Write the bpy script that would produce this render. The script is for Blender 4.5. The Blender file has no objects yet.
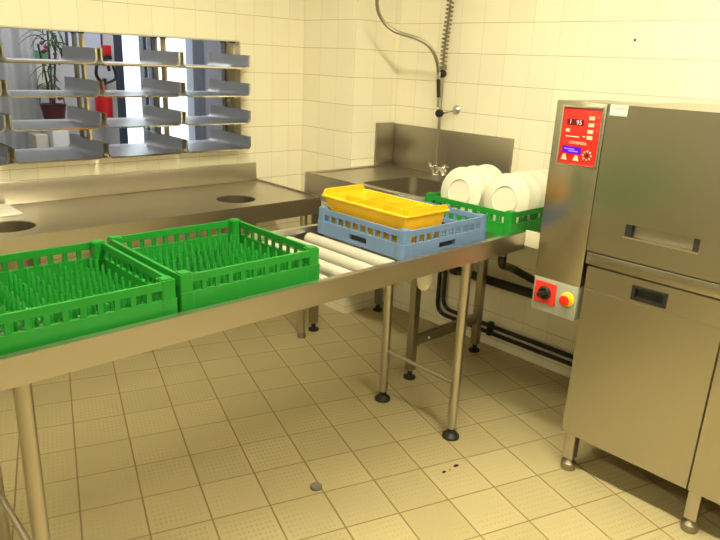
import bpy, bmesh, math, random
from mathutils import Vector, Matrix
random.seed(7)
scene = bpy.context.scene
COL = scene.collection
PI = math.pi

# ------------------------------------------------------------------ materials
def new_mat(name):
    m = bpy.data.materials.new(name); m.use_nodes = True
    nt = m.node_tree
    return m, nt, nt.nodes['Principled BSDF']

def N(nt, t, **kw):
    n = nt.nodes.new(t)
    for k, v in kw.items(): setattr(n, k, v)
    return n

def math_node(nt, op, a, b=None, c=None):
    n = N(nt, 'ShaderNodeMath', operation=op)
    for i, v in enumerate((a, b, c)):
        if v is None: continue
        if isinstance(v, (int, float)): n.inputs[i].default_value = v
        else: nt.links.new(v, n.inputs[i])
    return n.outputs[0]

def plain(name, col, rough=0.5, metal=0.0, noise=0.06, scale=30.0, bump=0.0, coat=0.0):
    m, nt, b = new_mat(name)
    tc = N(nt, 'ShaderNodeNewGeometry')
    nz = N(nt, 'ShaderNodeTexNoise'); nz.inputs['Scale'].default_value = scale; nz.inputs['Detail'].default_value = 3
    nt.links.new(tc.outputs['Position'], nz.inputs['Vector'])
    mr = N(nt, 'ShaderNodeMapRange')
    mr.inputs['To Min'].default_value = 1 - noise; mr.inputs['To Max'].default_value = 1 + noise
    nt.links.new(nz.outputs['Fac'], mr.inputs['Value'])
    mx = N(nt, 'ShaderNodeMix', data_type='RGBA', blend_type='MULTIPLY'); mx.inputs['Factor'].default_value = 1
    mx.inputs['A'].default_value = (*col, 1)
    nt.links.new(mr.outputs[0], mx.inputs['B'])
    nt.links.new(mx.outputs['Result'], b.inputs['Base Color'])
    b.inputs['Roughness'].default_value = rough; b.inputs['Metallic'].default_value = metal
    b.inputs['Coat Weight'].default_value = coat
    if bump:
        bp = N(nt, 'ShaderNodeBump'); bp.inputs['Strength'].default_value = bump; bp.inputs['Distance'].default_value = 0.002
        nt.links.new(nz.outputs['Fac'], bp.inputs['Height']); nt.links.new(bp.outputs[0], b.inputs['Normal'])
    return m

def steel(name, col=(0.56, 0.52, 0.45), rough=0.30, stretch=(1, 1, 1), amount=0.0):
    m, nt, b = new_mat(name)
    g = N(nt, 'ShaderNodeNewGeometry')
    mp = N(nt, 'ShaderNodeMapping'); mp.inputs['Scale'].default_value = stretch
    nt.links.new(g.outputs['Position'], mp.inputs['Vector'])
    nz = N(nt, 'ShaderNodeTexNoise'); nz.inputs['Scale'].default_value = 6; nz.inputs['Detail'].default_value = 4
    nt.links.new(mp.outputs[0], nz.inputs['Vector'])
    n2 = N(nt, 'ShaderNodeTexNoise'); n2.inputs['Scale'].default_value = 5; n2.inputs['Detail'].default_value = 2
    nt.links.new(g.outputs['Position'], n2.inputs['Vector'])
    rr = math_node(nt, 'MULTIPLY_ADD', nz.outputs['Fac'], amount, rough - amount * 0.5)
    rr = math_node(nt, 'MULTIPLY_ADD', n2.outputs['Fac'], 0.01, math_node(nt, 'SUBTRACT', rr, 0.005))
    nt.links.new(rr, b.inputs['Roughness'])
    mr = N(nt, 'ShaderNodeMapRange'); mr.inputs['To Min'].default_value = 0.992; mr.inputs['To Max'].default_value = 1.008
    nt.links.new(nz.outputs['Fac'], mr.inputs['Value'])
    mx = N(nt, 'ShaderNodeMix', data_type='RGBA', blend_type='MULTIPLY'); mx.inputs['Factor'].default_value = 1
    mx.inputs['A'].default_value = (*col, 1); nt.links.new(mr.outputs[0], mx.inputs['B'])
    nt.links.new(mx.outputs['Result'], b.inputs['Base Color'])
    b.inputs['Metallic'].default_value = 1.0
    return m

def line_mask(nt, coord, pitch, offset, half):
    """1 on the joint lines of a regular grid along one coordinate"""
    t = math_node(nt, 'SUBTRACT', coord, offset)
    pp = math_node(nt, 'PINGPONG', t, pitch / 2)
    return math_node(nt, 'LESS_THAN', pp, half), pp

def wall_tile(name, axis, off_h, pitch_h, off_v=0.045, pitch_v=0.15):
    """glazed cream wall tiles; axis: the horizontal world axis the wall runs along"""
    m, nt, b = new_mat(name)
    g = N(nt, 'ShaderNodeNewGeometry'); sp = N(nt, 'ShaderNodeSeparateXYZ')
    nt.links.new(g.outputs['Position'], sp.inputs[0])
    h = sp.outputs[axis]; v = sp.outputs['Z']
    mv, pv = line_mask(nt, v, pitch_v, off_v, 0.0016)
    mh, ph = line_mask(nt, h, pitch_h, off_h, 0.0011)
    # tile id noise
    ih = math_node(nt, 'FLOOR', math_node(nt, 'DIVIDE', math_node(nt, 'SUBTRACT', h, off_h), pitch_h))
    iv = math_node(nt, 'FLOOR', math_node(nt, 'DIVIDE', math_node(nt, 'SUBTRACT', v, off_v), pitch_v))
    cb = N(nt, 'ShaderNodeCombineXYZ'); nt.links.new(ih, cb.inputs[0]); nt.links.new(iv, cb.inputs[1])
    wn = N(nt, 'ShaderNodeTexWhiteNoise', noise_dimensions='3D'); nt.links.new(cb.outputs[0], wn.inputs['Vector'])
    cr = N(nt, 'ShaderNodeMix', data_type='RGBA')
    cr.inputs['A'].default_value = (0.86, 0.81, 0.66, 1); cr.inputs['B'].default_value = (0.90, 0.855, 0.70, 1)
    nt.links.new(wn.outputs['Value'], cr.inputs['Factor'])
    nz = N(nt, 'ShaderNodeTexNoise'); nz.inputs['Scale'].default_value = 4; nt.links.new(g.outputs['Position'], nz.inputs['Vector'])
    gm = math_node(nt, 'MULTIPLY', mv, math_node(nt, 'MULTIPLY_ADD', nz.outputs['Fac'], 0.5, 0.45))
    gh = math_node(nt, 'MULTIPLY', mh, 0.38)
    gr = math_node(nt, 'MAXIMUM', gm, gh)
    c2 = N(nt, 'ShaderNodeMix', data_type='RGBA'); nt.links.new(gr, c2.inputs['Factor'])
    nt.links.new(cr.outputs['Result'], c2.inputs['A']); c2.inputs['B'].default_value = (0.42, 0.33, 0.23, 1)
    nt.links.new(c2.outputs['Result'], b.inputs['Base Color'])
    b.inputs['Roughness'].default_value = 0.22
    hgt = math_node(nt, 'MINIMUM', math_node(nt, 'MINIMUM', pv, ph), 0.003)
    bp = N(nt, 'ShaderNodeBump'); bp.inputs['Strength'].default_value = 0.15; bp.inputs['Distance'].default_value = 1.0
    nt.links.new(hgt, bp.inputs['Height']); nt.links.new(bp.outputs[0], b.inputs['Normal'])
    return m

THETA = math.radians(18.217)      # the floor tiles are laid askew to the walls
def floor_tile():
    m, nt, b = new_mat('floor_tiles')
    g = N(nt, 'ShaderNodeNewGeometry')
    vr = N(nt, 'ShaderNodeVectorRotate', rotation_type='Z_AXIS'); vr.inputs['Angle'].default_value = THETA
    nt.links.new(g.outputs['Position'], vr.inputs['Vector'])
    sp = N(nt, 'ShaderNodeSeparateXYZ'); nt.links.new(vr.outputs[0], sp.inputs[0])
    P = 0.2
    mx_, px = line_mask(nt, sp.outputs['X'], P, 0.0, 0.0028)
    my_, py = line_mask(nt, sp.outputs['Y'], P, 0.0, 0.0024)
    ih = math_node(nt, 'FLOOR', math_node(nt, 'DIVIDE', sp.outputs['X'], P))
    iv = math_node(nt, 'FLOOR', math_node(nt, 'DIVIDE', sp.outputs['Y'], P))
    cb = N(nt, 'ShaderNodeCombineXYZ'); nt.links.new(ih, cb.inputs[0]); nt.links.new(iv, cb.inputs[1])
    wn = N(nt, 'ShaderNodeTexWhiteNoise', noise_dimensions='3D'); nt.links.new(cb.outputs[0], wn.inputs['Vector'])
    c1 = N(nt, 'ShaderNodeMix', data_type='RGBA')
    c1.inputs['A'].default_value = (0.455, 0.385, 0.215, 1); c1.inputs['B'].default_value = (0.51, 0.43, 0.245, 1)
    nt.links.new(wn.outputs['Value'], c1.inputs['Factor'])
    nz = N(nt, 'ShaderNodeTexNoise'); nz.inputs['Scale'].default_value = 3.0; nz.inputs['Detail'].default_value = 5
    nt.links.new(g.outputs['Position'], nz.inputs['Vector'])
    nf = N(nt, 'ShaderNodeTexNoise'); nf.inputs['Scale'].default_value = 140.0; nf.inputs['Detail'].default_value = 2
    nt.links.new(g.outputs['Position'], nf.inputs['Vector'])
    k = math_node(nt, 'ADD', math_node(nt, 'MULTIPLY_ADD', nz.outputs['Fac'], 0.28, 0.80), math_node(nt, 'MULTIPLY_ADD', nf.outputs['Fac'], 0.16, -0.08))
    c2 = N(nt, 'ShaderNodeMix', data_type='RGBA', blend_type='MULTIPLY'); c2.inputs['Factor'].default_value = 1
    nt.links.new(c1.outputs['Result'], c2.inputs['A']); nt.links.new(k, c2.inputs['B'])
    # anti-slip studs
    sx = math_node(nt, 'PINGPONG', sp.outputs['X'], 0.0080); sy = math_node(nt, 'PINGPONG', sp.outputs['Y'], 0.0120)
    stud = math_node(nt, 'MULTIPLY', math_node(nt, 'LESS_THAN', sx, 0.0042), math_node(nt, 'LESS_THAN', sy, 0.0058))
    inner = math_node(nt, 'MULTIPLY', math_node(nt, 'GREATER_THAN', px, 0.018), math_node(nt, 'GREATER_THAN', py, 0.018))
    stud = math_node(nt, 'MULTIPLY', stud, inner)
    zone = N(nt, 'ShaderNodeMapRange'); zone.inputs['From Min'].default_value = 0.35; zone.inputs['From Max'].default_value = 0.60
    nt.links.new(nz.outputs['Fac'], zone.inputs['Value'])
    stud = math_node(nt, 'MULTIPLY', stud, zone.outputs[0])
    c3 = N(nt, 'ShaderNodeMix', data_type='RGBA')
    nt.links.new(math_node(nt, 'MULTIPLY', stud, 0.42), c3.inputs['Factor'])
    nt.links.new(c2.outputs['Result'], c3.inputs['A']); c3.inputs['B'].default_value = (0.27, 0.23, 0.13, 1)
    gr = math_node(nt, 'MAXIMUM', mx_, my_)
    c4 = N(nt, 'ShaderNodeMix', data_type='RGBA'); nt.links.new(gr, c4.inputs['Factor'])
    nt.links.new(c3.outputs['Result'], c4.inputs['A']); c4.inputs['B'].default_value = (0.23, 0.16, 0.08, 1)
    nt.links.new(c4.outputs['Result'], b.inputs['Base Color'])
    b.inputs['Roughness'].default_value = 0.42
    hgt = math_node(nt, 'ADD', math_node(nt, 'MINIMUM', math_node(nt, 'MINIMUM', px, py), 0.004), math_node(nt, 'MULTIPLY', stud, 0.0006))
    bp = N(nt, 'ShaderNodeBump'); bp.inputs['Strength'].default_value = 0.4; bp.inputs['Distance'].default_value = 1.0
    nt.links.new(hgt, bp.inputs['Height']); nt.links.new(bp.outputs[0], b.inputs['Normal'])
    return m

def emit(name, col, s):
    m = bpy.data.materials.new(name); m.use_nodes = True; nt = m.node_tree; nt.nodes.clear()
    e = nt.nodes.new('ShaderNodeEmission'); o = nt.nodes.new('ShaderNodeOutputMaterial')
    e.inputs['Color'].default_value = (*col, 1); e.inputs['Strength'].default_value = s
    nt.links.new(e.outputs[0], o.inputs[0]); return m

def glass(name):
    m, nt, b = new_mat(name)
    nz = N(nt, 'ShaderNodeTexNoise'); nz.inputs['Scale'].default_value = 3
    rr = math_node(nt, 'MULTIPLY_ADD', nz.outputs['Fac'], 0.02, 0.0); nt.links.new(rr, b.inputs['Roughness'])
    b.inputs['Transmission Weight'].default_value = 1.0; b.inputs['IOR'].default_value = 1.02
    b.inputs['Base Color'].default_value = (0.97, 0.99, 1, 1)
    return m

M = dict(
    steel_x=steel('steel_brushed_along_x', (0.57, 0.53, 0.47), rough=0.32, stretch=(1.5, 160, 160)),
    steel_y=steel('steel_brushed_along_y', rough=0.33, stretch=(160, 1.5, 160)),
    steel_front=steel('steel_machine_front', (0.47, 0.44, 0.37), rough=0.27, stretch=(120, 1.5, 120)),
    steel_dark=steel('steel_dull', (0.38, 0.35, 0.29), rough=0.38, stretch=(60, 60, 2)),
    steel_tube=steel('steel_tube', (0.52, 0.48, 0.42), rough=0.30, stretch=(30, 30, 1)),
    steel_tray=steel('steel_tray', (0.66, 0.66, 0.66), rough=0.33, stretch=(120, 1.5, 120)),
    steel_coil=steel('steel_coil', (0.32, 0.29, 0.22), rough=0.35),
    steel_hose=steel('steel_hose', (0.44, 0.41, 0.33), rough=0.36),
    chrome=steel('chrome', (0.80, 0.78, 0.74), rough=0.10, amount=0.03),
    green=plain('green_plastic', (0.009, 0.23, 0.022), 0.42),
    blue=plain('blue_plastic', (0.14, 0.235, 0.44), 0.42),
    yellow=plain('yellow_plastic', (0.88, 0.50, 0.012), 0.40, coat=0.1),
    plate=plain('ivory_china', (0.68, 0.66, 0.55), 0.25, noise=0.02, coat=0.2),
    roller=plain('grey_roller_plastic', (0.42, 0.405, 0.35), 0.42),
    white=plain('white_plastic', (0.88, 0.87, 0.83), 0.4),
    cream=plain('cream_enamel', (0.68, 0.63, 0.50), 0.45),
    paper=plain('white_paper', (0.80, 0.80, 0.74), 0.7),
    black=plain('black_rubber', (0.012, 0.012, 0.012), 0.5),
    blackp=plain('black_pipe', (0.018, 0.016, 0.013), 0.42),
    red=plain('red_panel', (0.54, 0.018, 0.013), 0.35),
    redsq=plain('red_switch_plate', (0.70, 0.03, 0.02), 0.4),
    estop=plain('red_button', (0.75, 0.015, 0.01), 0.3),
    estopy=plain('yellow_collar', (0.85, 0.55, 0.02), 0.4),
    greybox=plain('grey_switch_box', (0.30, 0.31, 0.26), 0.5),
    dark=plain('dark_recess_fill', (0.015, 0.013, 0.012), 0.6),
    maroon=plain('dark_red_window', (0.10, 0.006, 0.006), 0.3),
    pale=plain('pale_button', (0.85, 0.50, 0.38), 0.4),
    digit=emit('lit_digits', (1.0, 0.62, 0.55), 1.1),
    lcd=emit('violet_lcd', (0.16, 0.015, 0.75), 0.75),
    lcdtext=emit('lcd_text', (0.42, 0.22, 1.0), 1.0),
    led=plain('red_led', (0.95, 0.10, 0.06), 0.3),
    printw=plain('pale_print', (0.9, 0.55, 0.42), 0.5),
    label=plain('sticker_white', (0.78, 0.76, 0.66), 0.5),
    labelb=plain('sticker_blue', (0.38, 0.50, 0.52), 0.5),
    labelt=plain('sticker_text', (0.42, 0.16, 0.10), 0.5),
    ceil=plain('ceiling_paint', (0.80, 0.78, 0.70), 0.8),
    paint=plain('corridor_paint', (0.56, 0.56, 0.58), 0.7),
    paintd=plain('room_paint', (0.36, 0.34, 0.27), 0.7),
    corr_floor=plain('corridor_vinyl', (0.36, 0.36, 0.36), 0.4),
    curtain=plain('grey_curtain', (0.50, 0.50, 0.50), 0.8),
    frame_d=plain('dark_door_frame', (0.045, 0.055, 0.085), 0.4),
    frame_g=plain('grey_door_frame', (0.26, 0.28, 0.33), 0.4),
    door_l=plain('lilac_grey_door', (0.50, 0.50, 0.58), 0.5),
    glass=glass('door_glass'),
    ext=plain('extinguisher_red', (0.62, 0.015, 0.02), 0.3),
    leaf=plain('leaf_green', (0.025, 0.085, 0.03), 0.5),
    stem=plain('plant_stem', (0.10, 0.075, 0.05), 0.7),
    pot=plain('oxblood_pot', (0.13, 0.03, 0.03), 0.4),
    bloom=plain('red_bloom', (0.33, 0.08, 0.09), 0.6),
    sign=plain('green_sign', (0.10, 0.30, 0.17), 0.5),
    post_y=plain('ochre_painted_post', (0.60, 0.50, 0.28), 0.5),
    poster=plain('pale_poster', (0.55, 0.58, 0.72), 0.6),
    cap=plain('grey_cap', (0.17, 0.155, 0.13), 0.6),
    crumb=plain('dark_crumb', (0.03, 0.018, 0.01), 0.8),
    crumbo=plain('orange_crumb', (0.50, 0.22, 0.05), 0.8),
    lamp=emit('lamp_tube_diffuser', (1.0, 0.92, 0.61), 13),
    lamps=emit('bright_lamp_diffuser', (1.0, 0.92, 0.61), 62),
    lampd=emit('dim_lamp_diffuser', (1.0, 0.92, 0.61), 34),
    corr_fill=emit('corridor_fill_diffuser', (0.93, 0.96, 1.0), 15.0),
    lamph=plain('lamp_housing', (0.8, 0.8, 0.78), 0.5),
    wall_x=wall_tile('cream_tiles_along_x', 'X', 1.436, 0.12),
    wall_y2=wall_tile('cream_tiles_short_side', 'Y', 0.353, 0.148),
    wall_x2=wall_tile('cream_tiles_pillar_face', 'X', 1.81, 0.15),
    wall_y=wall_tile('cream_tiles_along_y', 'Y', -0.975, 0.147),
    floor=floor_tile(),
)

# ------------------------------------------------------------------ mesh helpers
class MB:
    def __init__(s): s.bm = bmesh.new()
    def box(s, x0, x1, y0, y1, z0, z1, bev=0.0, seg=2, mat=None):
        r = bmesh.ops.create_cube(s.bm, size=1.0)
        vs = r['verts']
        for v in vs:
            v.co = Vector(((x0 + x1) / 2 + v.co.x * (x1 - x0), (y0 + y1) / 2 + v.co.y * (y1 - y0), (z0 + z1) / 2 + v.co.z * (z1 - z0)))
            if mat: v.co = mat @ v.co
        if bev > 0:
            es = list({e for v in vs for e in v.link_edges})
            bmesh.ops.bevel(s.bm, geom=es, offset=bev, segments=seg, affect='EDGES', profile=0.5)
        return s
    def loft(s, rings, close=True, cap=True):
        bm = s.bm; L = [[bm.verts.new(p) for p in r] for r in rings]
        n = len(L[0])
        for a, b in zip(L[:-1], L[1:]):
            for i in range(n if close else n - 1):
                j = (i + 1) % n
                try: bm.faces.new((a[i], a[j], b[j], b[i]))
                except ValueError: pass
        if cap and close:
            bm.faces.new(L[0][::-1]); bm.faces.new(L[-1])
        return s
    def tube(s, path, r, seg=12, cap=True):
        path = [Vector(p) for p in path]
        rs = r if isinstance(r, (list, tuple)) else [r] * len(path)
        rings = []; prev = None
        for i, p in enumerate(path):
            t = (path[min(i + 1, len(path) - 1)] - path[max(i - 1, 0)]).normalized()
            if prev is None:
                u = t.orthogonal().normalized()
            else:
                u = prev - t * prev.dot(t)
                u = u.normalized() if u.length > 1e-6 else t.orthogonal().normalized()
            prev = u; w = t.cross(u)
            rings.append([p + (u * math.cos(2 * PI * k / seg) + w * math.sin(2 * PI * k / seg)) * rs[i] for k in range(seg)])
        return s.loft(rings, True, cap)
    def lathe(s, prof, mat=Matrix(), seg=28):
        """prof: (radius, height) pairs around local Z"""
        bm = s.bm; rows = []
        for r, z in prof:
            if r < 1e-6: rows.append([bm.verts.new(mat @ Vector((0, 0, z)))])
            else: rows.append([bm.verts.new(mat @ Vector((r * math.cos(2 * PI * k / seg), r * math.sin(2 * PI * k / seg), z))) for k in range(seg)])
        for a, b in zip(rows[:-1], rows[1:]):
            for k in range(seg):
                j = (k + 1) % seg
                if len(a) == 1 and len(b) == 1: continue
                if len(a) == 1: bm.faces.new((a[0], b[j], b[k]))
                elif len(b) == 1: bm.faces.new((a[k], a[j], b[0]))
                else: bm.faces.new((a[k], a[j], b[j], b[k]))
        return s
    def plate(s, outer, holes, t, mat=Matrix()):
        """flat plate with holes in local XY, extruded to local z = -t"""
        bm = bmesh.new(); es = []
        for lp in [outer] + holes:
            vs = [bm.verts.new((p[0], p[1], 0)) for p in lp]
            es += [bm.edges.new((vs[i], vs[(i + 1) % len(vs)])) for i in range(len(vs))]
        bmesh.ops.triangle_fill(bm, use_beauty=True, use_dissolve=False, edges=es)
        bmesh.ops.recalc_face_normals(bm, faces=bm.faces)
        r = bmesh.ops.extrude_face_region(bm, geom=list(bm.faces))
        for e in r['geom']:
            if isinstance(e, bmesh.types.BMVert): e.co.z -= t
        bmesh.ops.recalc_face_normals(bm, faces=bm.faces)
        bm.transform(mat)
        me = bpy.data.meshes.new('tmp'); bm.to_mesh(me); bm.free(); s.bm.from_mesh(me); bpy.data.meshes.remove(me)
        return s
    def mesh(s, name, mat, smooth=True, shift=None):
        bm = s.bm
        if shift is not None:
            for v in bm.verts: v.co -= shift
        bmesh.ops.recalc_face_normals(bm, faces=bm.faces)
        me = bpy.data.meshes.new(name); bm.to_mesh(me); bm.free()
        me.materials.append(mat)
        if smooth:
            for p in me.polygons: p.use_smooth = True
            me.set_sharp_from_angle(angle=math.radians(38))
        return me
    def build(s, name, mat, parent=None, smooth=True):
        shift = None
        if parent is not None:
            shift = Vector(); q = parent
            while q is not None: shift += q.location; q = q.parent
        o = bpy.data.objects.new(name, s.mesh(name, mat, smooth, shift)); COL.objects.link(o)
        if parent is not None: o.parent = parent
        return o

def tag(o, label=None, cat=None, group=None, kind=None):
    if label: o['label'] = label
    if cat: o['category'] = cat
    if group: o['group'] = group
    if kind: o['kind'] = kind
    return o
def thing(name, label, cat, loc, group=None):
    o = bpy.data.objects.new(name, None); o.location = loc; o.empty_display_size = 0.05; COL.objects.link(o)
    return tag(o, label, cat, group)
def struct(o): o['kind'] = 'structure'; return o
def copy_tree(o, parent=None):
    c = o.copy(); COL.objects.link(c); c.parent = parent
    for ch in list(o.children): copy_tree(ch, c)
    return c
def circle(cx, cy, r, n=40): return [(cx + r * math.cos(2 * PI * k / n), cy + r * math.sin(2 * PI * k / n)) for k in range(n)]
def rrect(x0, x1, y0, y1, r, n=5):
    o = []
    for cx, cy, a in ((x1 - r, y1 - r, 0), (x0 + r, y1 - r, PI / 2), (x0 + r, y0 + r, PI), (x1 - r, y0 + r, 1.5 * PI)):
        for k in range(n + 1):
            t = a + k / n * PI / 2; o.append((cx + r * math.cos(t), cy + r * math.sin(t)))
    return o
def smooth_path(pts, n=8):
    P = [Vector(p) for p in pts]; out = []
    for i in range(len(P) - 1):
        p0 = P[max(i - 1, 0)]; p1 = P[i]; p2 = P[i + 1]; p3 = P[min(i + 2, len(P) - 1)]
        for k in range(n):
            t = k / n
            out.append(0.5 * ((2 * p1) + (p2 - p0) * t + (2 * p0 - 5 * p1 + 4 * p2 - p3) * t * t + (3 * p1 - p0 - 3 * p2 + p3) * t ** 3))
    out.append(P[-1]); return out
def fillet(pts, r, n=6):
    P = [Vector(p) for p in pts]; out = [P[0]]
    for a, b, c in zip(P[:-2], P[1:-1], P[2:]):
        u = (a - b).normalized(); w = (c - b).normalized()
        s = b + u * r; e = b + w * r
        for k in range(n + 1):
            t = k / n; out.append((1 - t) ** 2 * s + 2 * t * (1 - t) * b + t * t * e)
    out.append(P[-1]); return out

# ------------------------------------------------------------------ room shell
YA = 0.512; YB = 0.70; XP = 1.66; YP = 0.055; XR = 2.0
XL, YF, ZC = -2.6, -4.6, 2.6
HX0, HX1, HZ0, HZ1 = -0.62, 1.229, 0.972, 1.560     # serving hatch in the back wall
struct(MB().box(XL - .1, XR + .1, YF - .1, YB, -0.1, 0).build('floor', M['floor']))
struct(MB().box(XL - .1, XR + .1, YF - .1, YB, ZC, ZC + .1).build('ceiling', M['ceil']))
struct(MB().plate([(XL, 0), (XP, 0), (XP, ZC), (XL, ZC)], [[(HX0, HZ0), (HX1, HZ0), (HX1, HZ1), (HX0, HZ1)]], YB - YA,
       Matrix(((1, 0, 0, 0), (0, 0, -1, YA), (0, 1, 0, 0), (0, 0, 0, 1)))).build('wall_back', M['wall_x'], smooth=False))
def xy_face(o, idx_mat_pairs, mats):
    for m in mats: o.data.materials.append(m)
    for p in o.data.polygons:
        if abs(p.normal.y) > 0.9: p.material_index = 1
o = struct(MB().box(XP, XR + .1, YP, YB, 0, ZC).build('wall_column', M['wall_y2'], smooth=False)); xy_face(o, None, [M['wall_x2']])
struct(MB().box(XR, XR + .1, YF, YP, 0, ZC).build('wall_right', M['wall_y'], smooth=False))
struct(MB().box(XL - .1, XL, YF, YB, 0, ZC).build('wall_left', M['paintd'], smooth=False))
struct(MB().box(XL, XR, YF - .1, YF, 0, ZC).build('wall_front', M['paintd'], smooth=False))
# hatch lining
t = 0.006
tr = MB().box(HX1 - t, HX1, YA + .001, YB - .001, HZ0, HZ1 - t).box(HX0, HX0 + t, YA + .001, YB - .001, HZ0, HZ1 - t).box(HX0, HX1, YA + .001, YB - .001, HZ1 - t, HZ1)
struct(tr.build('trim_1', M['cream']))

# corridor beyond the hatch
CY = 2.5
struct(MB().box(-1.6, 3.6, YB, CY + .2, -0.1, 0).build('floor_corridor', M['corr_floor']))
struct(MB().box(-1.6, 3.6, YB, CY + .2, 2.6, 2.7).build('ceiling_corridor', M['ceil']))
struct(MB().plate([(-1.6, 0), (3.6, 0), (3.6, 2.6), (-1.6, 2.6)], [[(1.365, 0.02), (2.09, 0.02), (2.09, 2.2), (1.365, 2.2)]], 0.12,
       Matrix(((1, 0, 0, 0), (0, 0, -1, CY), (0, 1, 0, 0), (0, 0, 0, 1)))).build('wall_corridor_back', M['paint'], smooth=False))
struct(MB().box(-1.7, -1.6, YB, CY + .12, 0, 2.6).build('wall_corridor_left', M['paint']))
struct(MB().box(3.6, 3.7, YB, CY + .12, 0, 2.6).build('wall_corridor_right', M['paint']))
struct(MB().box(2.1, 3.6, YB - .02, YB, 0, 2.6).build('wall_corridor_front', M['paint']))
w = thing('window_1', None, None, (1.72, CY + .05, 0.02)); w['kind'] = 'structure'
fr = MB().box(1.366, 1.425, CY - .02, CY + .10, 0.021, 2.199).box(1.605, 1.633, CY, CY + .08, 0.08, 2.14).box(1.672, 1.698, CY, CY + .08, 0.08, 2.14)
fr.box(1.425, 2.03, CY, CY + .08, 0.021, 0.08).box(1.425, 2.03, CY, CY + .08, 2.14, 2.199)
struct(fr.build('window_frame', M['frame_d'], w))
struct(MB().box(2.03, 2.089, CY - .02, CY + .10, 0.021, 2.199).build('window_post', M['frame_g'], w))
for x0, x1 in ((1.425, 1.605), (1.633, 1.672), (1.698, 2.03)):
    struct(MB().box(x0 + .0005, x1 - .0005, CY + .035, CY + .041, 0.081, 2.139).build('pane', M['glass'], w))
d = thing('door_1', None, None, (2.35, CY - .03, 0)); d['kind'] = 'structure'
struct(MB().box(2.12, 2.62, CY - .04, CY - .002, 0.005, 2.1, .004).build('door_leaf', M['door_l'], d))
struct(MB().box(2.085, 2.119, CY - .05, CY - .021, 0.005, 2.15).build('door_jamb', M['frame_g'], d))
struct(MB().tube([(2.18, CY - .041, 1.02), (2.18, CY - .09, 1.02), (2.28, CY - .09, 1.02)], .009, 10).build('door_handle', M['chrome'], d))

# curtain in the corridor
rows = []
nf = 90
for z in (0.02, 2.3):
    rows.append([(0.0 + 0.75 * i / nf, 2.40 + 0.022 * math.sin(i / nf * PI * 2 * 6.5), z) for i in range(nf + 1)] +
                [(0.0 + 0.75 * i / nf, 2.408 + 0.022 * math.sin(i / nf * PI * 2 * 6.5), z) for i in range(nf, -1, -1)])
cu = MB().loft(rows).build('curtain', M['curtain'])
tag(cu, 'pale grey pleated curtain hanging in the corridor behind the hatch', 'curtain')

# ------------------------------------------------------------------ lamps (ceiling fixtures of the room, plus an added corridor fill)
def lamp(x, y, mat, label, sx=0.62, sy=1.25, z=ZC):
    o = thing('ceiling_lamp', label, 'lamp', (x, y, z - .06), 'ceiling lamps')
    MB().box(x - sx / 2, x + sx / 2, y - sy / 2, y + sy / 2, z - .05, z - .001, .004).build('housing', M['lamph'], o)
    MB().box(x - sx / 2 + .03, x + sx / 2 - .03, y - sy / 2 + .03, y + sy / 2 - .03, z - .06, z - .0505).build('diffuser', mat, o)
lamp(0.40, -1.55, M['lamps'], 'long fluorescent ceiling lamp above the roller table', .22, 1.25)
lamp(0.40, -2.95, M['lamps'], 'long fluorescent ceiling lamp in front of the dishwasher', .22, 1.25)
lamp(-1.5, -0.75, M['lampd'], 'long fluorescent ceiling lamp above the left end of the counter', .22, 1.25)
lamp(-1.5, -2.95, M['lampd'], 'long fluorescent ceiling lamp far from the counter and dishwasher', .22, 1.25)
lamp(0.9, 1.6, M['corr_fill'], 'cool white fill lamp added out of view in the corridor', 1.2, .35)  # unseen lamp added to brighten the corridor behind the hatch

# ------------------------------------------------------------------ back counter
CZ = 0.788; CX0, CX1 = -1.7, 1.322; CF = -0.085
ct = thing('steel_counter', 'long stainless steel counter along the tiled wall under the hatch, two round holes', 'counter', (0, .2, 0))
hl = [circle(0.921, 0.098, 0.099), circle(-0.140, 0.100, 0.099)]
MB().plate([(CX0, CF), (CX1, CF), (CX1, YA - .002), (CX0, YA - .002)], hl, 0.004, Matrix.Translation((0, 0, CZ))).build('worktop', M['steel_x'], ct)
for hx, hy in ((0.921, 0.098), (-0.140, 0.100)):
    MB().lathe([(0.0995, -.0041), (0.101, -.0041), (0.101, -0.16), (0.097, -0.16), (0.097, -.0041), (0.0995, -.0041)], Matrix.Translation((hx, hy, CZ)), 40).build('waste_chute', M['steel_dark'], ct)
MB().box(CX0, 1.316, YA - .016, YA - .002, CZ + .0005, 0.893, .002).build('backsplash', M['steel_x'], ct)
MB().box(CX0, CX1, CF - .003, CF, CZ - .085, CZ + .001).box(CX0, CX1, CF, CF + .015, CZ - .088, CZ - .085).build('apron', M['steel_x'], ct)
MB().box(CX1 - .010, CX1, CF + .02, YA - .018, CZ + .0005, CZ + .010, .002).build('edge_lip', M['steel_y'], ct)
MB().box(CX1 - .004, CX1, CF, YA - .01, CZ - .085, CZ - .0045).build('end_apron', M['steel_y'], ct)
for lx in (1.235, -0.95):
    for ly in (-0.06, 0.44):
        lg = MB().tube([(lx, ly, .03), (lx, ly, CZ - .0045)], .019, 16).build('leg', M['steel_tube'], ct)
        MB().lathe([(0, 0.0005), (.024, 0.0005), (.026, .012), (.016, .035), (0, .035)], Matrix.Translation((lx, ly, 0)), 18).build('foot', M['steel_dark'], lg)

# paper on the counter
pp = MB()
mt = Matrix.Rotation(math.radians(-7), 4, 'Z')
pp.box(-0.42, -0.035, 0.275, 0.47, CZ + .0008, CZ + .010, .003)
tag(pp.build('paper_stack', M['paper']), 'white sheets lying on the counter behind the left waste hole', 'paper')

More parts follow.
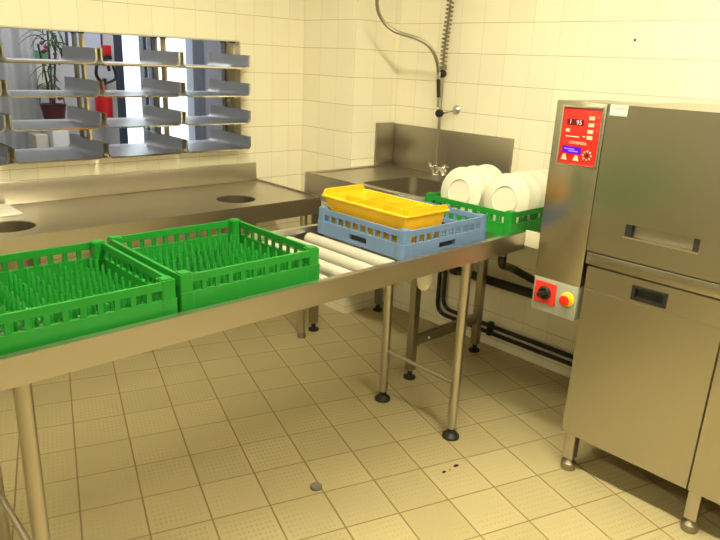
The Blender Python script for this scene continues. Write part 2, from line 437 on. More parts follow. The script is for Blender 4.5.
# ------------------------------------------------------------------ serving hatch trays
PITCH = 0.4125
def tray_profile(w, h, r, t):
    """U section, x across, z up; outer then inner"""
    o = [(-w / 2, h)]
    for k in range(7):
        a = PI + k / 6 * PI / 2; o.append((-w / 2 + r + r * math.cos(a), r + r * math.sin(a)))
    for k in range(7):
        a = 1.5 * PI + k / 6 * PI / 2; o.append((w / 2 - r + r * math.cos(a), r + r * math.sin(a)))
    o.append((w / 2, h))
    i = [(w / 2 - t, h)]; ri = r - t
    for k in range(7):
        a = 2 * PI - k / 6 * PI / 2; i.append((w / 2 - r + ri * math.cos(a), r + ri * math.sin(a)))
    for k in range(7):
        a = 1.5 * PI - k / 6 * PI / 2; i.append((-w / 2 + r + ri * math.cos(a), r + ri * math.sin(a)))
    i.append((-w / 2 + t, h))
    return o + i
TW = PITCH - 0.018
pr = tray_profile(TW, 0.070, 0.026, 0.003)
lip = tray_profile(TW + .002, 0.071, 0.027, 0.0075)
tray_me = MB().loft([[(x, 0.0, z) for x, z in pr], [(x, 0.42, z + 0.004) for x, z in pr]]).mesh('tray_body', M['steel_tray'])
lip_me = MB().loft([[(x, -0.006, z - .001) for x, z in lip], [(x, 0.0, z - .001) for x, z in lip]]).mesh('front_rim', M['chrome'])
TZ = (0.987, 1.127, 1.270, 1.416)
cols = ['rightmost column', 'second column from the right', 'third column from the right', 'leftmost column']
rowsn = ['bottom', 'second lowest', 'second highest', 'top']
TYF = 0.398
for c in range(4):
    for r in range(4):
        cx = 1.218 - PITCH * (c + 0.5)
        o = thing('steel_tray', '%s steel tray of the %s in the wall hatch' % (rowsn[r], cols[c]), 'tray', (cx, TYF, TZ[r]), 'steel trays racked in the hatch')
        for nm, me in (('tray_body', tray_me), ('front_rim', lip_me)):
            q = bpy.data.objects.new(nm, me); COL.objects.link(q); q.parent = o
rk = thing('tray_rack', 'upright rack of ochre and steel posts holding trays inside the wall hatch', 'rack', (0.4, 0.63, HZ0))
for k in range(5):
    bx = 1.218 - PITCH * k
    MB().box(bx - .0068, bx + .0046, .562, .600, HZ0 + .001, HZ1 - .012).build('front_post', M['post_y'], rk)
    MB().box(bx - .0068, bx + .0046, .655, .690, HZ0 + .001, HZ1 - .012).build('rear_post', M['steel_dark'], rk)
    for y0 in (.556, .649):
        MB().box(bx - .010, bx + .0047, y0, y0 + .046, HZ1 - .0118, HZ1 - .0065).build('post_cap', M['black'], rk)
for r in range(4):
    for y0 in (.572, .664):
        MB().box(-0.44, 1.2226, y0, y0 + .016, TZ[r] - .0095, TZ[r] - .0005).build('shelf_rail', M['steel_dark'], rk)

# ------------------------------------------------------------------ corridor things
# potted plant on pedestal
tag(MB().box(0.72, 0.83, 2.10, 2.30, 0.0005, 0.955, .006).build('pedestal', M['white']), 'white square pedestal under the dark red flowerpot in the corridor', 'pedestal')
tag(MB().box(0.625, 0.71, 2.16, 2.34, 0.0005, 0.90, .006).build('storage_box', M['cream']), 'tall cream box standing beside the white pedestal in the corridor', 'box')
pl = thing('potted_plant', 'leafy plant in a dark red pot seen through the hatch', 'plant', (0.775, 2.2, 0.956))
MB().lathe([(0, .956), (.06, .956), (.085, 1.10), (.09, 1.105), (.08, 1.105), (.06, 1.08), (0, 1.08)], Matrix.Translation((0.775, 2.2, 0)), 20).build('flowerpot', M['pot'], pl)
st = MB()
for dx, dy, hh in ((0, 0, .55), (-.03, .02, .42), (.02, -.02, .48)):
    st.tube(smooth_path([(0.775 + dx * .3, 2.2 + dy * .3, 1.08), (0.78 + dx, 2.2 + dy, 1.08 + hh * .5), (0.785 + dx * 2.2, 2.2 + dy, 1.08 + hh)], 5), .007, 6)
st.build('stem', M['stem'], pl)
def leaf_mesh(length, width):
    mb = MB(); n = 8; top = []; 
    L = []; 
    for i in range(n + 1):
        u = i / n; wv = width * math.sin(PI * min(1, u * 0.92 + .08)) ** .8
        z = 0.10 * math.sin(u * PI * .9) - .30 * u * u
        L.append((u * length, wv / 2, z * length * 2))
    bm = mb.bm
    a = [bm.verts.new((x, y, z)) for x, y, z in L]; b = [bm.verts.new((x, -y, z)) for x, y, z in L]; c = [bm.verts.new((x, 0, z - .004)) for x, y, z in L]
    for i in range(n):
        bm.faces.new((a[i], a[i + 1], c[i + 1], c[i])); bm.faces.new((c[i], c[i + 1], b[i + 1], b[i]))
    me = mb.mesh('leaf', M['leaf'])
    return me
leaf_me = leaf_mesh(.15, .016)
for i in range(34):
    q = bpy.data.objects.new('leaf', leaf_me); COL.objects.link(q); q.parent = pl
    low = i % 3 == 0
    q.location = (0.015 + random.uniform(-.05, .06), random.uniform(-.03, .03), (random.uniform(.25, .42) if low else random.uniform(.52, .66)))
    q.rotation_euler = (random.uniform(-.3, .3), random.uniform(-.3, .7), random.uniform(0, 2 * PI))
bl = MB()
for i in range(16):
    p = Matrix.Translation((0.77 + random.uniform(-.05, .07), 2.16 + random.uniform(-.04, .04), random.choice((1.14, 1.17, 1.48, 1.44, 1.40)) + random.uniform(-.03, .03)))
    bl.lathe([(0, -.014), (.012, -.006), (.016, .004), (.009, .012), (0, .014)], p, 8)
tag(bl.build('blossom', M['bloom'], pl), kind='stuff')
sg = thing('wall_sign', 'green and white notice board behind the plant in the corridor', 'sign', (0.8, 2.49, 1.36))
MB().box(0.75, 0.88, 2.480, 2.498, 1.39, 1.455).build('green_panel', M['sign'], sg)
MB().box(0.75, 0.88, 2.480, 2.498, 1.22, 1.389).build('white_panel', M['label'], sg)
po = thing('framed_poster', 'pale blue poster in a dark frame on the corridor wall', 'poster', (1.15, 2.49, 1.45))
MB().box(1.02, 1.26, 2.486, 2.498, 1.42, 1.62).build('sheet', M['poster'], po)
MB().box(1.26, 1.275, 2.484, 2.498, 1.405, 1.635).box(1.005, 1.02, 2.484, 2.498, 1.405, 1.635).box(1.02, 1.26, 2.484, 2.498, 1.62, 1.635).box(1.02, 1.26, 2.484, 2.498, 1.405, 1.42).build('frame', M['frame_d'], po)
fe = thing('fire_extinguisher', 'red fire extinguisher with black hose hung on the corridor wall', 'fire extinguisher', (1.225, 2.42, 0.95))
MB().lathe([(0, .95), (.058, .95), (.064, .965), (.064, 1.13), (.05, 1.175), (.022, 1.20), (.02, 1.225), (0, 1.225)], Matrix.Translation((1.225, 2.42, 0)), 24).build('cylinder', M['ext'], fe)
MB().box(1.195, 1.255, 2.484, 2.4995, 1.0, 1.15).build('wall_hook', M['black'], fe)
MB().box(1.205, 1.245, 2.40, 2.44, 1.2255, 1.25, .004).box(1.215, 1.235, 2.36, 2.40, 1.235, 1.275, .003).build('valve', M['black'], fe)
MB().tube(smooth_path([(1.215, 2.40, 1.24), (1.17, 2.39, 1.30), (1.19, 2.385, 1.39), (1.25, 2.385, 1.40), (1.27, 2.385, 1.33)], 7), .012, 8).tube(smooth_path([(1.25, 2.395, 1.24), (1.32, 2.395, 1.28), (1.30, 2.395, 1.38)], 6), .010, 8).build('hose', M['black'], fe)
si = thing('alarm_box', 'small red alarm box on the corridor wall above the fire extinguisher', 'alarm', (1.295, 2.48, 1.43))
MB().box(1.262, 1.328, 2.46, 2.498, 1.440, 1.515, .004).build('housing', M['ext'], si)
MB().box(1.262, 1.328, 2.455, 2.498, 1.415, 1.4395, .004).build('base', M['black'], si)

# ------------------------------------------------------------------ sink unit on the right wall
SZ = 0.90; SX0, SX1 = 1.325, XR - .002; SY0, SY1 = -0.800, YP - .003
sk = thing('sink_unit', 'stainless steel sink unit in the corner with raised splashback', 'sink', (1.65, -.37, 0))
bx0, bx1, by0, by1 = 1.400, 1.800, -0.740, -0.300
MB().plate([(SX0, SY0), (SX1, SY0), (SX1, SY1), (SX0, SY1)], [rrect(bx0, bx1, by0, by1, .05)], .004, Matrix.Translation((0, 0, SZ - .006))).build('drainer_top', M['steel_y'], sk)
MB().box(SX0, SX0 + .030, SY0, SY1, SZ - .0058, SZ + .004, .003).box(SX0 + .031, SX1 - .02, SY1 - .022, SY1, SZ - .0058, SZ + .003, .003).build('raised_rim', M['steel_y'], sk)
lo = rrect(bx0, bx1, by0, by1, .05); li = rrect(bx0 + .012, bx1 - .012, by0 + .012, by1 - .012, .045); lb = rrect(bx0 + .04, bx1 - .04, by0 + .04, by1 - .04, .03)
MB().loft([[(x, y, SZ - .0105) for x, y in lo], [(x, y, SZ - .20) for x, y in li], [(x, y, SZ - .22) for x, y in lb]][::-1], True, False).loft([[(x, y, SZ - .22) for x, y in lb], [(x, y, SZ - .222) for x, y in lb]]).build('basin', M['steel_dark'], sk)
MB().box(SX0, SX0 + .004, SY0, SY1, 0.770, SZ - .0105).box(SX0 + .0045, SX1, SY0, SY0 + .004, .770, SZ - .0105).build('apron', M['steel_y'], sk)
MB().box(SX1 - .014, SX1, SY0 + .005, SY1 - .002, SZ + .0005, 1.142, .002).build('splashback', M['steel_dark'], sk)
MB().box(1.838, SX1 - .0145, SY1 - .014, SY1 - .002, SZ + .0035, 1.147, .002).build('side_splash', M['steel_dark'], sk)
for lx, ly in ((1.352, -.020), (1.352, -.775), (1.87, -.775), (1.87, -.02)):
    lg = MB().box(lx - .019, lx + .019, ly - .019, ly + .019, .045, .7695 if lx < 1.4 else SZ - .0105, .003).build('leg', M['steel_dark'], sk)
    MB().lathe([(0, .0005), (.030, .0005), (.030, .010), (.012, .018), (.012, .0445), (0, .0445)], Matrix.Translation((lx, ly, 0)), 18).build('foot', M['black'], lg)
MB().box(1.3715, 1.8505, -.787, -.763, .170, .222, .002).build('crossbar', M['steel_dark'], sk)
MB().lathe([(0, 0), (.007, 0), (.006, .005), (0, .006)], Matrix.Translation((1.46, -.7875, .192)) @ Matrix.Rotation(PI / 2, 4, 'X'), 12).build('bolt', M['white'], sk)

# pre-rinse spray tap
RX, RY = 1.93, -0.352
tp = thing('pre_rinse_tap', 'chrome pre-rinse spray tap with coiled spring rising from the sink', 'tap', (RX, RY, SZ))
MB().tube([(RX, RY, .925), (RX, RY + .004, 1.24), (RX, RY + .006, 1.44)], .0085, 12).build('riser_pipe', M['steel_hose'], tp)
mx = MB().lathe([(0, SZ - .0015), (.028, SZ - .0015), (.028, .908), (.018, .914), (.018, .955), (0, .957)], Matrix.Translation((RX, RY, 0)), 20)
mx.tube([(RX - .002, RY + .035, .935), (RX - .002, RY - .06, .935)], .013, 12)
mx.build('mixer_body', M['chrome'], tp)
for sy in (-1, 1):
    cx, cy = RX - .002, RY + (.036 if sy > 0 else -.062)
    hb = MB().lathe([(0, -.010), (.014, -.008), (.016, .003), (.012, .010), (0, .012)], Matrix.Translation((cx, cy, .945)) @ Matrix.Rotation(-sy * PI / 2.6, 4, 'X'), 14)
    for k in range(4):
        a = k * PI / 2 + .4
        hb.tube([(cx, cy, .945), (cx + .021 * math.cos(a), cy + sy * .008, .945 + .021 * math.sin(a))], .006, 8)
    hb.build('tap_handle', M['chrome'], tp)
MB().tube(fillet([(RX - .016, RY, .935), (RX - .06, RY - .04, .95), (RX - .11, RY - .14, .945), (RX - .115, RY - .15, .925)], .02), .009, 10).build('spout', M['chrome'], tp)
for z, yy in ((1.232, RY + .004), (1.437, RY + .006)):
    MB().lathe([(0, -.021), (.014, -.019), (.021, -.010), (.021, .010), (.014, .019), (0, .021)], Matrix.Translation((RX - .004, yy, z)) @ Matrix.Rotation(PI / 2, 4, 'Y'), 16).build('clamp_knob', M['black'], tp)
MB().tube([(RX + .018, RY - .004, 1.232), (1.955, -.385, 1.243), (1.985, -.405, 1.252)], .006, 8).lathe([(0, 0), (.026, 0), (.026, .008), (.012, .022), (0, .024)], Matrix.Translation((1.9985, -.408, 1.254)) @ Matrix.Rotation(-PI / 2, 4, 'Y'), 20).build('wall_bracket', M['chrome'], tp)
# spring: coil leaning forward, then an arch over to the hose
axis = smooth_path([(RX, RY + .008, 1.468), (RX, RY + .006, 1.60), (RX - .003, RY - .010, 1.78), (RX - .02, RY - .02, 1.98), (RX - .08, RY - .01, 2.13), (RX - .17, RY + .05, 2.20), (RX - .26, RY + .12, 2.14)], 40)
hel = []; acc = 0.0
for i, p in enumerate(axis):
    if i: acc += (p - axis[i - 1]).length
    tdir = (axis[min(i + 1, len(axis) - 1)] - axis[max(i - 1, 0)]).normalized()
    u = Vector((0, 1, 0)); u = (u - tdir * u.dot(tdir)).normalized(); v = tdir.cross(u)
    hel.append((p, u, v, acc))
path = []
tot = acc; turns = tot / 0.0205; nn = int(turns * 10)
j = 0
for k in range(nn + 1):
    sdist = tot * k / nn
    while j < len(hel) - 2 and hel[j + 1][3] < sdist: j += 1
    p, u, v, a0 = hel[j]; a1 = hel[j + 1][3]
    f = (sdist - a0) / max(1e-9, a1 - a0); p = p.lerp(hel[j + 1][0], f)
    an = 2 * PI * k / 10
    path.append(p + (u * math.cos(an) + v * math.sin(an)) * .0185)
MB().tube(path, .0031, 6).build('coil_spring', M['steel_coil'], tp)
MB().tube(axis, .0055, 8).lathe([(0, 1.458), (.020, 1.458), (.020, 1.476), (0, 1.478)], Matrix.Translation((RX, RY + .006, 0)), 16).build('inner_hose', M['steel_coil'], tp)
hose = smooth_path([(RX - .26, RY + .12, 2.14), (1.615, -.175, 1.98), (1.595, -.165, 1.86), (1.60, -.158, 1.778), (1.63, -.142, 1.725), (1.66, -.155, 1.679), (1.69, -.186, 1.644), (1.72, -.232, 1.625), (1.75, -.292, 1.609), (1.78, -.343, 1.585), (1.81, -.369, 1.548), (1.84, -.376, 1.50), (1.865, -.372, 1.446)], 6)
MB().tube(hose, .0095, 10).build('spray_hose', M['steel_hose'], tp)
sh = MB().tube([(1.865, -.372, 1.4458), (1.868, -.372, 1.41)], [.0105, .0105], 12).tube([(1.876, -.376, 1.318), (1.878, -.377, 1.285), (1.879, -.377, 1.268)], [.0095, .0100, .012], 14).build('spray_head', M['chrome'], tp)
MB().tube([(1.868, -.372, 1.4098), (1.876, -.376, 1.3182)], [.0108, .0098], 12).build('spray_grip', M['black'], tp)

# ------------------------------------------------------------------ roller conveyor table
RZ = 0.866; TF = -1.335; TB = -0.800
cv = thing('roller_table', 'long stainless roller table carrying the dish racks on round steel legs', 'table', (0.2, -1.05, 0))
X0, X1 = -1.45, 1.345
prof = [(TF, .797), (TF, RZ), (TF + .023, RZ), (TF + .023, .846), (TF + .021, .846), (TF + .021, RZ - .002), (TF + .002, RZ - .002), (TF + .002, .799), (TF + .018, .799), (TF + .018, .797)]
MB().loft([[(X0, y, z) for y, z in prof], [(X1, y, z) for y, z in prof]]).build('front_rail', M['steel_x'], cv)
pb = [(TB + .022 - (y - TF - .0), z) for y, z in prof]
MB().loft([[(X0, y, z) for y, z in pb], [(1.19, y, z) for y, z in pb]]).build('rear_rail', M['steel_x'], cv)
MB().box(X0, 1.19, TF + .019, TB + .002, .7965, .7990).build('drip_pan', M['steel_x'], cv)
x = -1.40; k = 0
while x < 1.16:
    MB().tube([(x, TF + .034, .8225), (x, TB + .008 - .018, .8225)], .0245, 18).build('roller', M['roller'], cv)
    x += 0.0985
# flat corner section in front of the dishwasher
MB().box(1.192, 1.90, TF + .026, SY0 - .012, .840, .8445).box(1.192, 1.90, SY0 - .012, SY0 - .008, .800, .866).box(1.192, 1.20, TF + .026, SY0 - .012, .800, .8395).build('corner_tray', M['steel_y'], cv)
MB().box(1.90, 1.904, -1.43, SY0 - .012, .800, .880).build('corner_upstand', M['steel_y'], cv)
MB().box(1.346, 1.90, -1.444, TF + .0255, .840, .8445).build('corner_tongue', M['steel_y'], cv)
MB().box(1.338, 1.3455, -1.412, TF - .001, .812, .876, .0015).build('end_flange', M['cream'], cv)
for lx in (-0.50, 1.093):
    for ly in (-0.847, -1.252):
        lg = MB().tube([(lx, ly, .045), (lx, ly, .796)], .0195, 18).build('leg', M['steel_tube'], cv)
        MB().lathe([(0, .0005), (.036, .0005), (.036, .010), (.026, .020), (.016, .026), (.016, .0448), (0, .0448)], Matrix.Translation((lx, ly, 0)), 24).build('foot', M['black'], lg)
    MB().tube([(lx, -.866, .248), (lx, -1.233, .248)], .0095, 12).build('crossbar', M['steel_tube'], cv)
MB().box(1.46, 1.49, -1.165, -1.135, .70, .8395, .003).build('drain_outlet', M['greybox'], cv)
MB().tube(fillet([(1.475, -1.15, .6995), (1.475, -1.15, .66), (1.70, -1.06, .58), (1.90, -1.15, .465)], .04), .019, 12).build('drain_hose', M['blackp'], cv)
# white drain cup under the table
tag(MB().lathe([(0, .668), (.012, .669), (.022, .678), (.028, .70), (.029, .735), (.029, .7955), (0, .7955)], Matrix.Translation((0.925, -1.185, 0)), 20).build('drain_cup', M['white']), 'white plastic drain cup hanging under the roller table beside its leg', 'drain cup')

# ------------------------------------------------------------------ dish racks
W = 0.452; H = 0.1
def rack(name, label, mat, loc, group, pegs=True, slots=False):
    root = thing(name, label, 'dish rack', (0, 0, 0), group)
    h = W / 2
    def side(mb, fn):
        """fn maps (along, depth, z) to local coordinates, depth 0 = outer face"""
        def bx(a0, a1, d0, d1, z0, z1, bev=.0):
            p = [fn(a0, d0), fn(a1, d1)]
            xs = sorted((p[0][0], p[1][0])); ys = sorted((p[0][1], p[1][1]))
            mb.box(xs[0], xs[1], ys[0], ys[1], z0, z1, bev)
        e = h - .020
        if slots:
            bx(-e, -.045, -.0015, .010, .0005, .052); bx(.045, e, -.0015, .010, .0005, .052); bx(-.045, .045, -.0015, .010, .036, .052); bx(-.045, .045, -.0015, .010, .0005, .014)
        else:
            bx(-e, e, -.0015, .010, .0005, .052)
        bx(-e, e, .0012, .010, .078, .098)
        n = 10; pit = (2 * e - .02) / n
        for i in range(n + 1):
            a = -e + .01 + i * pit
            bx(a - .0065, a + .0065, .0022, .008, .0521, .0779)
    fns = [lambda a, d: (a, -h + d), lambda a, d: (a, h - d), lambda a, d: (-h + d, a), lambda a, d: (h - d, a)]
    for fn in fns:
        mb = MB(); side(mb, fn); mb.build('side_wall', mat, root, smooth=False)
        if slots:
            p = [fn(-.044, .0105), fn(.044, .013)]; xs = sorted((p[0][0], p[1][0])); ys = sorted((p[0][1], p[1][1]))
            MB().box(xs[0], xs[1], ys[0], ys[1], .0145, .0355).build('slot_shade_panel', M['dark'], root)  # thin dark panel standing in for the shade inside the grip cutout
    for sx in (-1, 1):
        for sy in (-1, 1):
            cx, cy = sx * (h - .018), sy * (h - .018)
            mb = MB()
            mb.loft([[(cx + px, cy + py, z) for px, py in rrect(-.021, .021, -.021, .021, .006, 3)] for z in (0, .0525)])
            mb.loft([[(cx + px, cy + py, z) for px, py in rrect(-.018, .018, -.018, .018, .004, 3)] for z in (.0525, .1005)])
            mb.loft([[(cx + px, cy + py, z) for px, py in rrect(-.014, .014, -.014, .014, .003, 2)] for z in (.1005, .1035)])
            mb.build('corner_post', mat, root)
    g = MB(); e = h - .0105; n = 10
    for i in range(n + 1):
        a = -e + .003 + i * (2 * e - .006) / n
        g.box(a - .003, a + .003, -e, e, .006, .013); g.box(-e, e, a - .003, a + .003, .0065, .0125)
    g.build('floor_grid', mat, root, smooth=False)
    if pegs:
        pm = None; step = (2 * e - .006) / n
        for i in range(1, n):
            for k in range(1, n):
                if pm is None:
                    q = MB().tube([(0, 0, .0), (0, 0, .050), (0, 0, .055)], [.0065, .0042, .002], 8).box(-.010, .010, -.0018, .0018, 0, .022).build('peg', mat, root); pm = q.data
                else:
                    q = bpy.data.objects.new('peg', pm); COL.objects.link(q); q.parent = root
                q.location = (-e + .003 + i * step, -e + .003 + k * step, .0131)
    root.location = loc
    return root
RB = 0.8472
r1 = rack('dish_rack', 'empty green dish rack at the left end of the roller table', M['green'], (-0.366, -1.068, RB), 'green dish racks')
r2 = copy_tree(r1); r2['label'] = 'empty green dish rack nearest the bare rollers on the table'; r2.location = (0.108, -1.050, RB)
r3 = copy_tree(r1); r3['label'] = 'green dish rack full of upright white plates beside the dishwasher'; r3.location = (1.502, -1.079, .8448)
for ch in r3.children:
    if ch.name.startswith('peg'): ch.location.x += .015
rb = rack('dish_rack', 'blue dish rack on the roller table with the yellow cutlery basket inside', M['blue'], (0.921, -1.056, RB), None, False, True)

# yellow cutlery basket in the blue rack
def caddy(loc):
    c = thing('cutlery_basket', 'yellow eight-compartment cutlery basket sitting in the blue dish rack', 'cutlery basket', (0, 0, 0))
    bx, by, tx, ty, hh = .088, .192, .106, .212, .128
    def ring(x, y, z, r=.012): return [(p[0], p[1], z) for p in rrect(-x, x, -y, y, r, 3)]
    th = .003
    b = MB()
    b.loft([ring(bx, by, .0), ring(tx, ty, hh), ring(tx - th, ty - th, hh), ring(bx - th, by - th, .004), ], True, False)
    b.loft([ring(bx, by, 0), ring(bx, by, .0005)]); 
    b.build('basket_wall', M['yellow'], c)
    holes = []
    for i in range(8):
        for k in range(17):
            x = -.072 + i * .0206; y = -.172 + k * .0215
            holes.append(rrect(x - .006, x + .006, y - .006, y + .006, .002, 1))
    MB().plate([(p[0], p[1]) for p in rrect(-bx + .004, bx - .004, -by + .004, by - .004, .010, 3)], holes, .003, Matrix.Translation((0, 0, .006))).build('basket_floor', M['yellow'], c, smooth=False)
    r = MB()
    r.loft([ring(tx - .002, ty - .002, hh), ring(tx + .012, ty + .010, hh), ring(tx + .012, ty + .010, hh + .005), ring(tx - .002, ty - .002, hh + .005), ring(tx - .002, ty - .002, hh)], True, False)
    r.build('rim', M['yellow'], c)
    for sy in (-1, 1):
        y0 = sy * (ty + .004)
        pts = []
        for a, z in ((-tx, 0), (-tx + .010, .018), (-tx + .018, .021), (tx - .018, .021), (tx - .010, .018), (tx, 0)):
            pts.append((a, z))
        MB().loft([[(a, y0 - .003, hh + .005 + z) for a, z in pts], [(a, y0 + .003 + sy * .004, hh + .005 + z) for a, z in pts]]).build('end_handle', M['yellow'], c)
    def dv(y0, y1): 
        pass
    MB().loft([[(-.0015, -by + .003, .007), (.0015, -by + .003, .007), (.0015, -ty + .005, hh - .003), (-.0015, -ty + .005, hh - .003)], [(-.0015, by - .003, .007), (.0015, by - .003, .007), (.0015, ty - .005, hh - .003), (-.0015, ty - .005, hh - .003)]]).build('long_divider', M['yellow'], c)
    for k in (-1, 0, 1):
        y = k * by * .5
        for s in (-1, 1):
            MB().loft([[(s * .002, y - .0015, .007), (s * (bx - .003), y - .0015, .007), (s * (tx - .005), y - .0015, hh - .003), (s * .002, y - .0015, hh - .003)], [(s * .002, y + .0015, .007), (s * (bx - .003), y + .0015, .007), (s * (tx - .005), y + .0015, hh - .003), (s * .002, y + .0015, hh - .003)]]).build('cross_divider', M['yellow'], c)
    c.location = loc
    return c
caddy((0.823, -1.050, RB + .0135))

# plates standing in the right-hand rack
pprof = [(0, .0015), (.052, .0015), (.0545, -.0035), (.0595, -.0035), (.063, .0025), (.072, .0055), (.1055, .0085), (.108, .0105), (.1055, .0125), (.072, .0100), (.060, .0060), (0, .0050)]
plate_me = MB().lathe(pprof, Matrix(), 40).mesh('plate', M['plate'])
spots = [(1.343, -.985), (1.428, -.983), (1.513, -.984), (1.3855, -1.188), (1.4705, -1.187), (1.5555, -1.188), (1.6405, -1.187)]
names = ['white plate nearest the sink, front of its row in the green rack', 'white plate in the middle of the three-plate row nearest the sink', 'white plate at the back of the row nearest the sink',
         'white plate at the front of the row nearest the dishwasher', 'white plate second in the row nearest the dishwasher', 'white plate third in the row nearest the dishwasher', 'white plate at the back of the row nearest the dishwasher']
tilts = [9, 8.5, 9.5, 9, 8.5, 9, 9.5]
for i, ((px, py), lb_) in enumerate(zip(spots, names)):
    q = bpy.data.objects.new('plate', plate_me); COL.objects.link(q)
    tilt = math.radians(tilts[i])
    q.rotation_euler = (0, PI / 2 + tilt, random.uniform(-.05, .05))
    q.location = (px, py, .8585 + .107 * math.cos(tilt) + .002)
    tag(q, lb_, 'plate', 'white plates in the green rack')

# ------------------------------------------------------------------ dishwasher
FX = 1.255
dw = thing('dishwasher', 'tall stainless steel pass-through dishwasher with red control panel', 'dishwasher', (1.5, -2.0, 0))
def fmap(x): return Matrix(((0, 0, -1, x), (-1, 0, 0, 0), (0, 1, 0, 0), (0, 0, 0, 1)))   # local (x, y) = (-world y, world z), facing -x
def front(mb, u0, u1, z0, z1, x=FX, t=.018, holes=[]):
    mb.plate([(u0, z0), (u1, z0), (u1, z1), (u0, z1)], holes, t, fmap(x)); return mb
def fbox(y0, y1, z0, z1, x0, x1, bev=0): return MB().box(x0, x1, min(y0, y1), max(y0, y1), z0, z1, bev)
DE = 2.62
fbox(-1.655, -DE + .005, .172, 1.376, FX + .0205, 1.90).build('body', M['steel_dark'], dw)
fbox(-1.449, -1.6375, .737, 1.382, FX, FX + .30, .003).build('control_column', M['steel_front'], dw)
hd = MB(); front(hd, 1.640, DE, .880, 1.382, holes=[[(1.766, .960), (2.006, .960), (2.006, 1.001), (1.766, 1.001)]])
hd = hd.build('hood_door', M['steel_front'], dw, smooth=False)
rc = MB().box(FX + .0405, FX + .042, -2.010, -1.762, .956, 1.005)
rc.build('handle_recess', M['steel_front'], dw)
MB().box(FX + .004, FX + .019, -1.786, -1.7665, .9605, 1.0005).box(FX + .004, FX + .019, -2.0055, -1.986, .9605, 1.0005).build('handle_end', M['dark'], dw)
MB().box(FX - .004, FX - .0005, -2.010, -1.762, .954, .9595).build('handle_lip', M['chrome'], dw)
fbox(-1.640, -DE, 1.3765, 1.382, FX + .0185, 1.90).build('hood_top', M['steel_front'], dw)
MB().box(FX, FX + .018, -DE, -1.644, .832, .8755, .002).build('front_strip', M['steel_front'], dw)
pn = front(MB(), 1.654, 2.121, .160, .826, holes=[[(1.824, .752), (1.943, .752), (1.943, .803), (1.824, .803)]]).build('service_door', M['steel_front'], dw, smooth=False)
gh = MB().box(FX - .003, FX + .016, -1.9425, -1.8245, .7525, .8025); 
MB().box(FX + .012, FX + .0178, -1.9425, -1.8245, .7525, .8025).build('handle_well', M['dark'], pn)
front(MB(), 1.824, 1.943, .752, .803, FX - .003, .014, [[(1.836, .762), (1.931, .762), (1.931, .793), (1.836, .793)]]).build('handle_frame', M['black'], pn, smooth=False)
MB().box(FX - .0015, FX - .0002, -2.121, -1.654, .7385, .7405).build('door_crease', M['steel_front'], pn)
front(MB(), 2.1275, DE, .160, .826).build('side_panel', M['steel_front'], dw, smooth=False)
for lx in (FX + .028, 1.84):
    for ly in (-1.688, -2.150, -2.58):
        lg = MB().box(lx - .021, lx + .021, ly - .021, ly + .021, .05, .1715, .003).build('leg', M['steel_tube'], dw)
        MB().lathe([(0, .0005), (.026, .0005), (.029, .010), (.029, .030), (.020, .040), (.016, .0495), (0, .0495)], Matrix.Translation((lx, ly, 0)), 20).build('foot', M['steel_coil'], lg)
# control panel
cp = MB().box(FX - .003, FX - .0002, -1.624, -1.483, 1.170, 1.362, .001).build('control_panel', M['red'], dw)
MB().box(FX - .010, FX - .0002, -1.629, -1.478, 1.163, 1.1695).box(FX - .008, FX - .0002, -1.629, -1.478, 1.3625, 1.368).box(FX - .005, FX - .0002, -1.4825, -1.478, 1.1698, 1.3622).box(FX - .005, FX - .0002, -1.629, -1.6245, 1.1698, 1.3622).build('panel_frame', M['chrome'], dw)
PX = FX - .0031
def flat(name, y0, y1, z0, z1, mat, par, d=.0012, x=PX):
    return MB().box(x - d, x, min(y0, y1), max(y0, y1), z0, z1).build(name, mat, par)
def text(name, body, yc, zc, size, mat, par, x):
    cu = bpy.data.curves.new('t', 'FONT'); cu.body = body; cu.size = size; cu.align_x = 'CENTER'; cu.align_y = 'CENTER'; cu.extrude = .0003
    to = bpy.data.objects.new('t', cu); COL.objects.link(to)
    bpy.context.view_layer.update()
    me = bpy.data.meshes.new_from_object(to.evaluated_get(bpy.context.evaluated_depsgraph_get()))
    bpy.data.objects.remove(to)
    me.transform(Matrix.Translation((0, yc, zc)) @ Matrix(((0, 0, -1, x), (-1, 0, 0, 0), (0, 1, 0, 0), (0, 0, 0, 1))))
    sh_ = Vector(); q = par
    while q is not None: sh_ += q.location; q = q.parent
    me.transform(Matrix.Translation(-sh_)); me.materials.clear(); me.materials.append(mat)
    o = bpy.data.objects.new(name, me); COL.objects.link(o); o.parent = par
    return o
flat('display', -1.500, -1.563, 1.303, 1.323, M['maroon'], cp)
text('display_digits', '1', -1.514, 1.3135, .021, M['digit'], cp, PX - .0016)
text('display_digits', '95', -1.546, 1.3125, .021, M['digit'], cp, PX - .0016)
for z in (1.331, 1.308, 1.286, 1.266):
    flat('push_button', -1.582, -1.602, z - .006, z + .006, M['pale'], cp, .003)
for z in (1.334, 1.312, 1.290):
    flat('status_light', -1.610, -1.616, z - .003, z + .004, M['led'], cp, .0016)
flat('push_button', -1.500, -1.514, 1.279, 1.290, M['pale'], cp, .003)
flat('printed_line', -1.501, -1.552, 1.2625, 1.266, M['printw'], cp, .0006)
flat('printed_line', -1.566, -1.574, 1.266, 1.270, M['printw'], cp, .0006)
text('brand_lettering', 'COMENDA', -1.550, 1.2435, .0135, M['printw'], cp, PX - .0004)
flat('lcd_screen', -1.496, -1.567, 1.207, 1.230, M['lcd'], cp)
flat('lcd_text_line', -1.503, -1.542, 1.2195, 1.2235, M['lcdtext'], cp, .0004, PX - .00125)
flat('lcd_text_line', -1.520, -1.556, 1.2125, 1.2165, M['lcdtext'], cp, .0004, PX - .00125)
